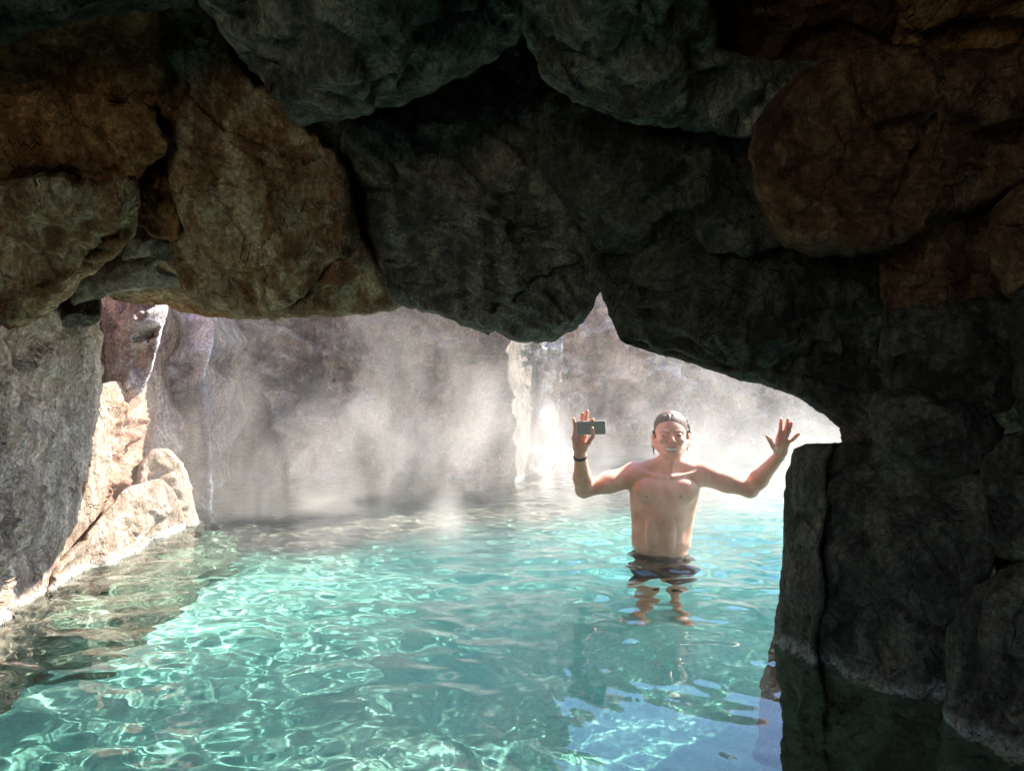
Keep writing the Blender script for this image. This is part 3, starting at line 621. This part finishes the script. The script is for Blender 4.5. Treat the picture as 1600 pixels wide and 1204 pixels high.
# hair: wet, swept back, ends hanging beside the neck
hm, ht, hb = new_mat('wet_brown_hair')
hg = nd(ht, 'ShaderNodeNewGeometry'); hmap = nd(ht, 'ShaderNodeMapping'); ht.links.new(hg.outputs['Position'], hmap.inputs[0]); hmap.inputs['Scale'].default_value = (300, 40, 25)
hn = nd(ht, 'ShaderNodeTexNoise', in_Scale=1.0, in_Detail=3.0); ht.links.new(hmap.outputs[0], hn.inputs[0])
ht.links.new(ramp(ht, hn.outputs[0], [(.35, (.06, .036, .022)), (.65, (.21, .13, .08))]), hb.inputs['Base Color']); hb.inputs['Roughness'].default_value = .5
hbp = nd(ht, 'ShaderNodeBump', in_Strength=.8, in_Distance=.003); ht.links.new(hn.outputs[0], hbp.inputs['Height']); ht.links.new(hbp.outputs[0], hb.inputs['Normal'])
bodyp = prims; prims = []
ell(W(1047.5, 668, YM + .014), (.093, .106, .100), .02)
ell(W(1046.5, 688, YM + .062), (.080, .052, .080), .03)
rh = np.random.RandomState(5)
for sx, q in ((-1, 1021.5), (1, 1074.5)):
    for j in range(6):
        cone(W(q + sx * .5, 674 + 3 * j, YM + .02 + .012 * j), W(q + sx * (3.2 - .9 * j + rh.rand()), 696 + 3.5 * j - (9 if sx > 0 else 0), YM + .02 + .014 * j), .008, .0022, .005)
cone(W(1074, 662, YM), W(1080.5, 681, YM + .02), .006, .002, .004); cone(W(1072, 656, YM), W(1080, 671, YM + .03), .006, .002, .004)
ell(W(1049, 691, YM - .105), (.066, .086, .120), .008, -1)                      # leaves the face free
for j in range(15):                                                             # separate wet strands along the hairline
    a = -1 + j / 7 + .08 * rh.randn(); x0 = 1048.5 + 20 * a; z0 = 655.5 + 9 * a * a + 2.2 * rh.rand()
    cone(W(x0 + 1.2 * rh.randn(), z0, YM - .078 + .055 * a * a), W(1048 + 19 * a, 648 + 7 * a * a, YM - .055 + .05 * a * a), .0022, .0055, .004)
for sx in (-1, 1): ell(W(1048 + sx * 30, 684, YM + .005), (.018, .030, .026), .006, -1)   # and the ears
axh = (axis([(.74, 1.05, .003)]), axis([(4.0, 4.34, .004)]), axis([(.48, .84, .003)]))
Dh = field(prims, axh); Vh, Fh = nets(Dh, axh); Vh = relax(Vh, Fh, 1, .4)
hair = mesh_obj('hair', Vh - np.array(BASE), Fh, hm, parent=body)
prims = bodyp
# swim trunks
tm, tt, tb = new_mat('dark_swim_fabric'); tb.inputs['Base Color'].default_value = (.055, .035, .035, 1); tb.inputs['Roughness'].default_value = .8
low = [p for p in prims if (p[1][0][2] < .12)]
axt = (axis([(.5, 1.15, .008)]), axis([(3.9, 4.42, .008)]), axis([(-.62, .06, .008)]))
Dt = field(low, axt) - .010; zt = axt[2][None, None, :]; Dt = np.maximum(Dt, np.maximum(zt + .035, -.56 - zt))
Vt, Ft = nets(Dt, axt); mesh_obj('swim_trunks', relax(Vt, Ft, 1) - np.array(BASE), Ft, tm, parent=body)
# wristwatch on the phone arm
ud = (wrL - elL); ud /= np.linalg.norm(ud); wc = wrL - ud * .022
s1 = np.cross(ud, [0, 1, 0]); s1 /= np.linalg.norm(s1); s2 = np.cross(ud, s1)
bm_, bt, bb = new_mat('dark_strap'); bb.inputs['Base Color'].default_value = (.09, .055, .045, 1); bb.inputs['Roughness'].default_value = .5
ang = np.linspace(0, 2 * math.pi, 41)[:-1]; prof = [(.030, -.010), (.034, -.009), (.0355, 0), (.034, .009), (.030, .010)]
V = np.array([wc + (s1 * math.cos(a) * r * 1.08 + s2 * math.sin(a) * r * .98) + ud * h for a in ang for r, h in prof])
F = [[i * 5 + j, i * 5 + (j + 1) % 5, ((i + 1) % 40) * 5 + (j + 1) % 5, ((i + 1) % 40) * 5 + j] for i in range(40) for j in range(5)]
mesh_obj('wristband', V - np.array(BASE), F, bm_, parent=body)

# ------------------------------------------------------------------ phone, held in landscape
import bmesh
def rbox(c, size, rad, seg=4, rot=0):
    w, d, h = size; pts = []
    for cx, cz, a0 in ((w/2-rad, h/2-rad, 0), (-w/2+rad, h/2-rad, 90), (-w/2+rad, -h/2+rad, 180), (w/2-rad, -h/2+rad, 270)):
        for k in range(7): a = R(a0 + 15 * k); pts.append((cx + rad * math.cos(a), cz + rad * math.sin(a)))
    n = len(pts); V = []; e = min(d * .25, .002)
    for y, s_ in ((-d/2, -e), (-d/2 + e, 0), (d/2 - e, 0), (d/2, -e)):
        V += [(x * (1 + s_ * 2 / w), y, z * (1 + s_ * 2 / h)) for x, z in pts]
    F = [list(range(n))[::-1] if 0 else list(range(n)), list(range(3 * n, 4 * n))[::-1]]
    for r_ in range(3): F += [[r_ * n + (i + 1) % n, r_ * n + i, (r_ + 1) * n + i, (r_ + 1) * n + (i + 1) % n] for i in range(n)]
    V = np.array(V) @ np.array(Matrix.Rotation(-rot, 3, 'Y')).T + np.array(c); return V, F
pc = W(923.5, 668, yp - .002)
ph = bpy.data.objects.new('phone', None); C.objects.link(ph); ph.location = tuple(pc)
tag(ph, 'slim grey phone held sideways in the man\'s raised hand', 'phone')
m1, _, b1 = new_mat('phone_metal'); b1.inputs['Base Color'].default_value = (.6, .56, .5, 1); b1.inputs['Metallic'].default_value = .2; b1.inputs['Roughness'].default_value = .35
m2, _, b2 = new_mat('phone_glass'); b2.inputs['Base Color'].default_value = (.45, .42, .37, 1); b2.inputs['Roughness'].default_value = .3
V, F = rbox((0, 0, 0), (.157, .009, .074), .010, rot=R(2)); mesh_obj('phone_body', V, F, m1, parent=ph, shade=False)
V, F = rbox((0, -.0052, 0), (.149, .0016, .067), .007, rot=R(2)); mesh_obj('screen', V, F, m2, parent=ph, shade=False)

# ------------------------------------------------------------------ steam rising off the hot water
vm = bpy.data.materials.new('steam'); vm.use_nodes = True; t = vm.node_tree; t.nodes.clear(); L = t.links.new
out = nd(t, 'ShaderNodeOutputMaterial'); pv = nd(t, 'ShaderNodeVolumePrincipled'); L(pv.outputs[0], out.inputs['Volume'])
pv.inputs['Color'].default_value = (.97, .91, .85, 1); pv.inputs['Anisotropy'].default_value = 0.3
geo = nd(t, 'ShaderNodeNewGeometry'); P = geo.outputs['Position']
mp = nd(t, 'ShaderNodeMapping'); L(P, mp.inputs[0]); mp.inputs['Scale'].default_value = (1, .8, .62); mp.inputs['Rotation'].default_value = (0, R(18), 0)
wa = nd(t, 'ShaderNodeTexNoise', in_Scale=1.3, in_Detail=2.0); L(mp.outputs[0], wa.inputs[0])
vs_ = nd(t, 'ShaderNodeVectorMath', operation='MULTIPLY_ADD'); L(wa.outputs['Color'], vs_.inputs[0]); vs_.inputs[1].default_value = (.9, .9, .9); L(mp.outputs[0], vs_.inputs[2])
ns = nd(t, 'ShaderNodeTexNoise', in_Scale=1.7, in_Detail=5.0, in_Roughness=.6); L(vs_.outputs[0], ns.inputs[0])
rd = ramp(t, ns.outputs[0], [(.46, g(0.02)), (.55, g(.25)), (.66, g(1.15))])
sx = nd(t, 'ShaderNodeSeparateXYZ'); L(P, sx.inputs[0])
def fall(sock, a, b, c=0.0, d=1.0):
    m = nd(t, 'ShaderNodeMapRange', interpolation_type='SMOOTHSTEP'); L(sock, m.inputs[0])
    for i, v in zip((1, 2, 3, 4), (a, b, c, d)): m.inputs[i].default_value = v
    return m.outputs[0]
def mul(a, b):
    m = nd(t, 'ShaderNodeMath', operation='MULTIPLY'); L(a, m.inputs[0])
    if hasattr(b, 'is_linked'): L(b, m.inputs[1])
    else: m.inputs[1].default_value = b
    return m.outputs[0]
dens = mul(rd, fall(sx.outputs[2], 0.0, 1.5, 1.7, 0.28))
dens = mul(dens, fall(sx.outputs[1], 2.9, 5.2, 0.07, 1.0))
dens = mul(dens, fall(sx.outputs[0], -0.7, 0.7, 1.1, 0.42)); dens = mul(dens, fall(sx.outputs[0], -2.7, -1.7, 0.25, 1.0)); dens = mul(dens, 0.42)
low_ = mul(mul(fall(sx.outputs[0], 0.9, 2.0, 0.0, 0.07), fall(sx.outputs[2], 0.0, 0.8, 1.0, 0.0)), fall(sx.outputs[1], 4.0, 5.2, 0.0, 1.0))
ad_ = nd(t, 'ShaderNodeMath', operation='ADD'); L(dens, ad_.inputs[0]); L(low_, ad_.inputs[1]); dens = ad_.outputs[0]; L(dens, pv.inputs['Density'])
V, F = rbox((1.2, 6.3, 1.52), (8.0, 7.2, 2.96), .05)
st_o = mesh_obj('steam', V, F, vm, origin=(1.2, 7.2, .04), recv=False); st_o['kind'] = 'stuff'
vm.cycles.volume_step_rate = 0.35
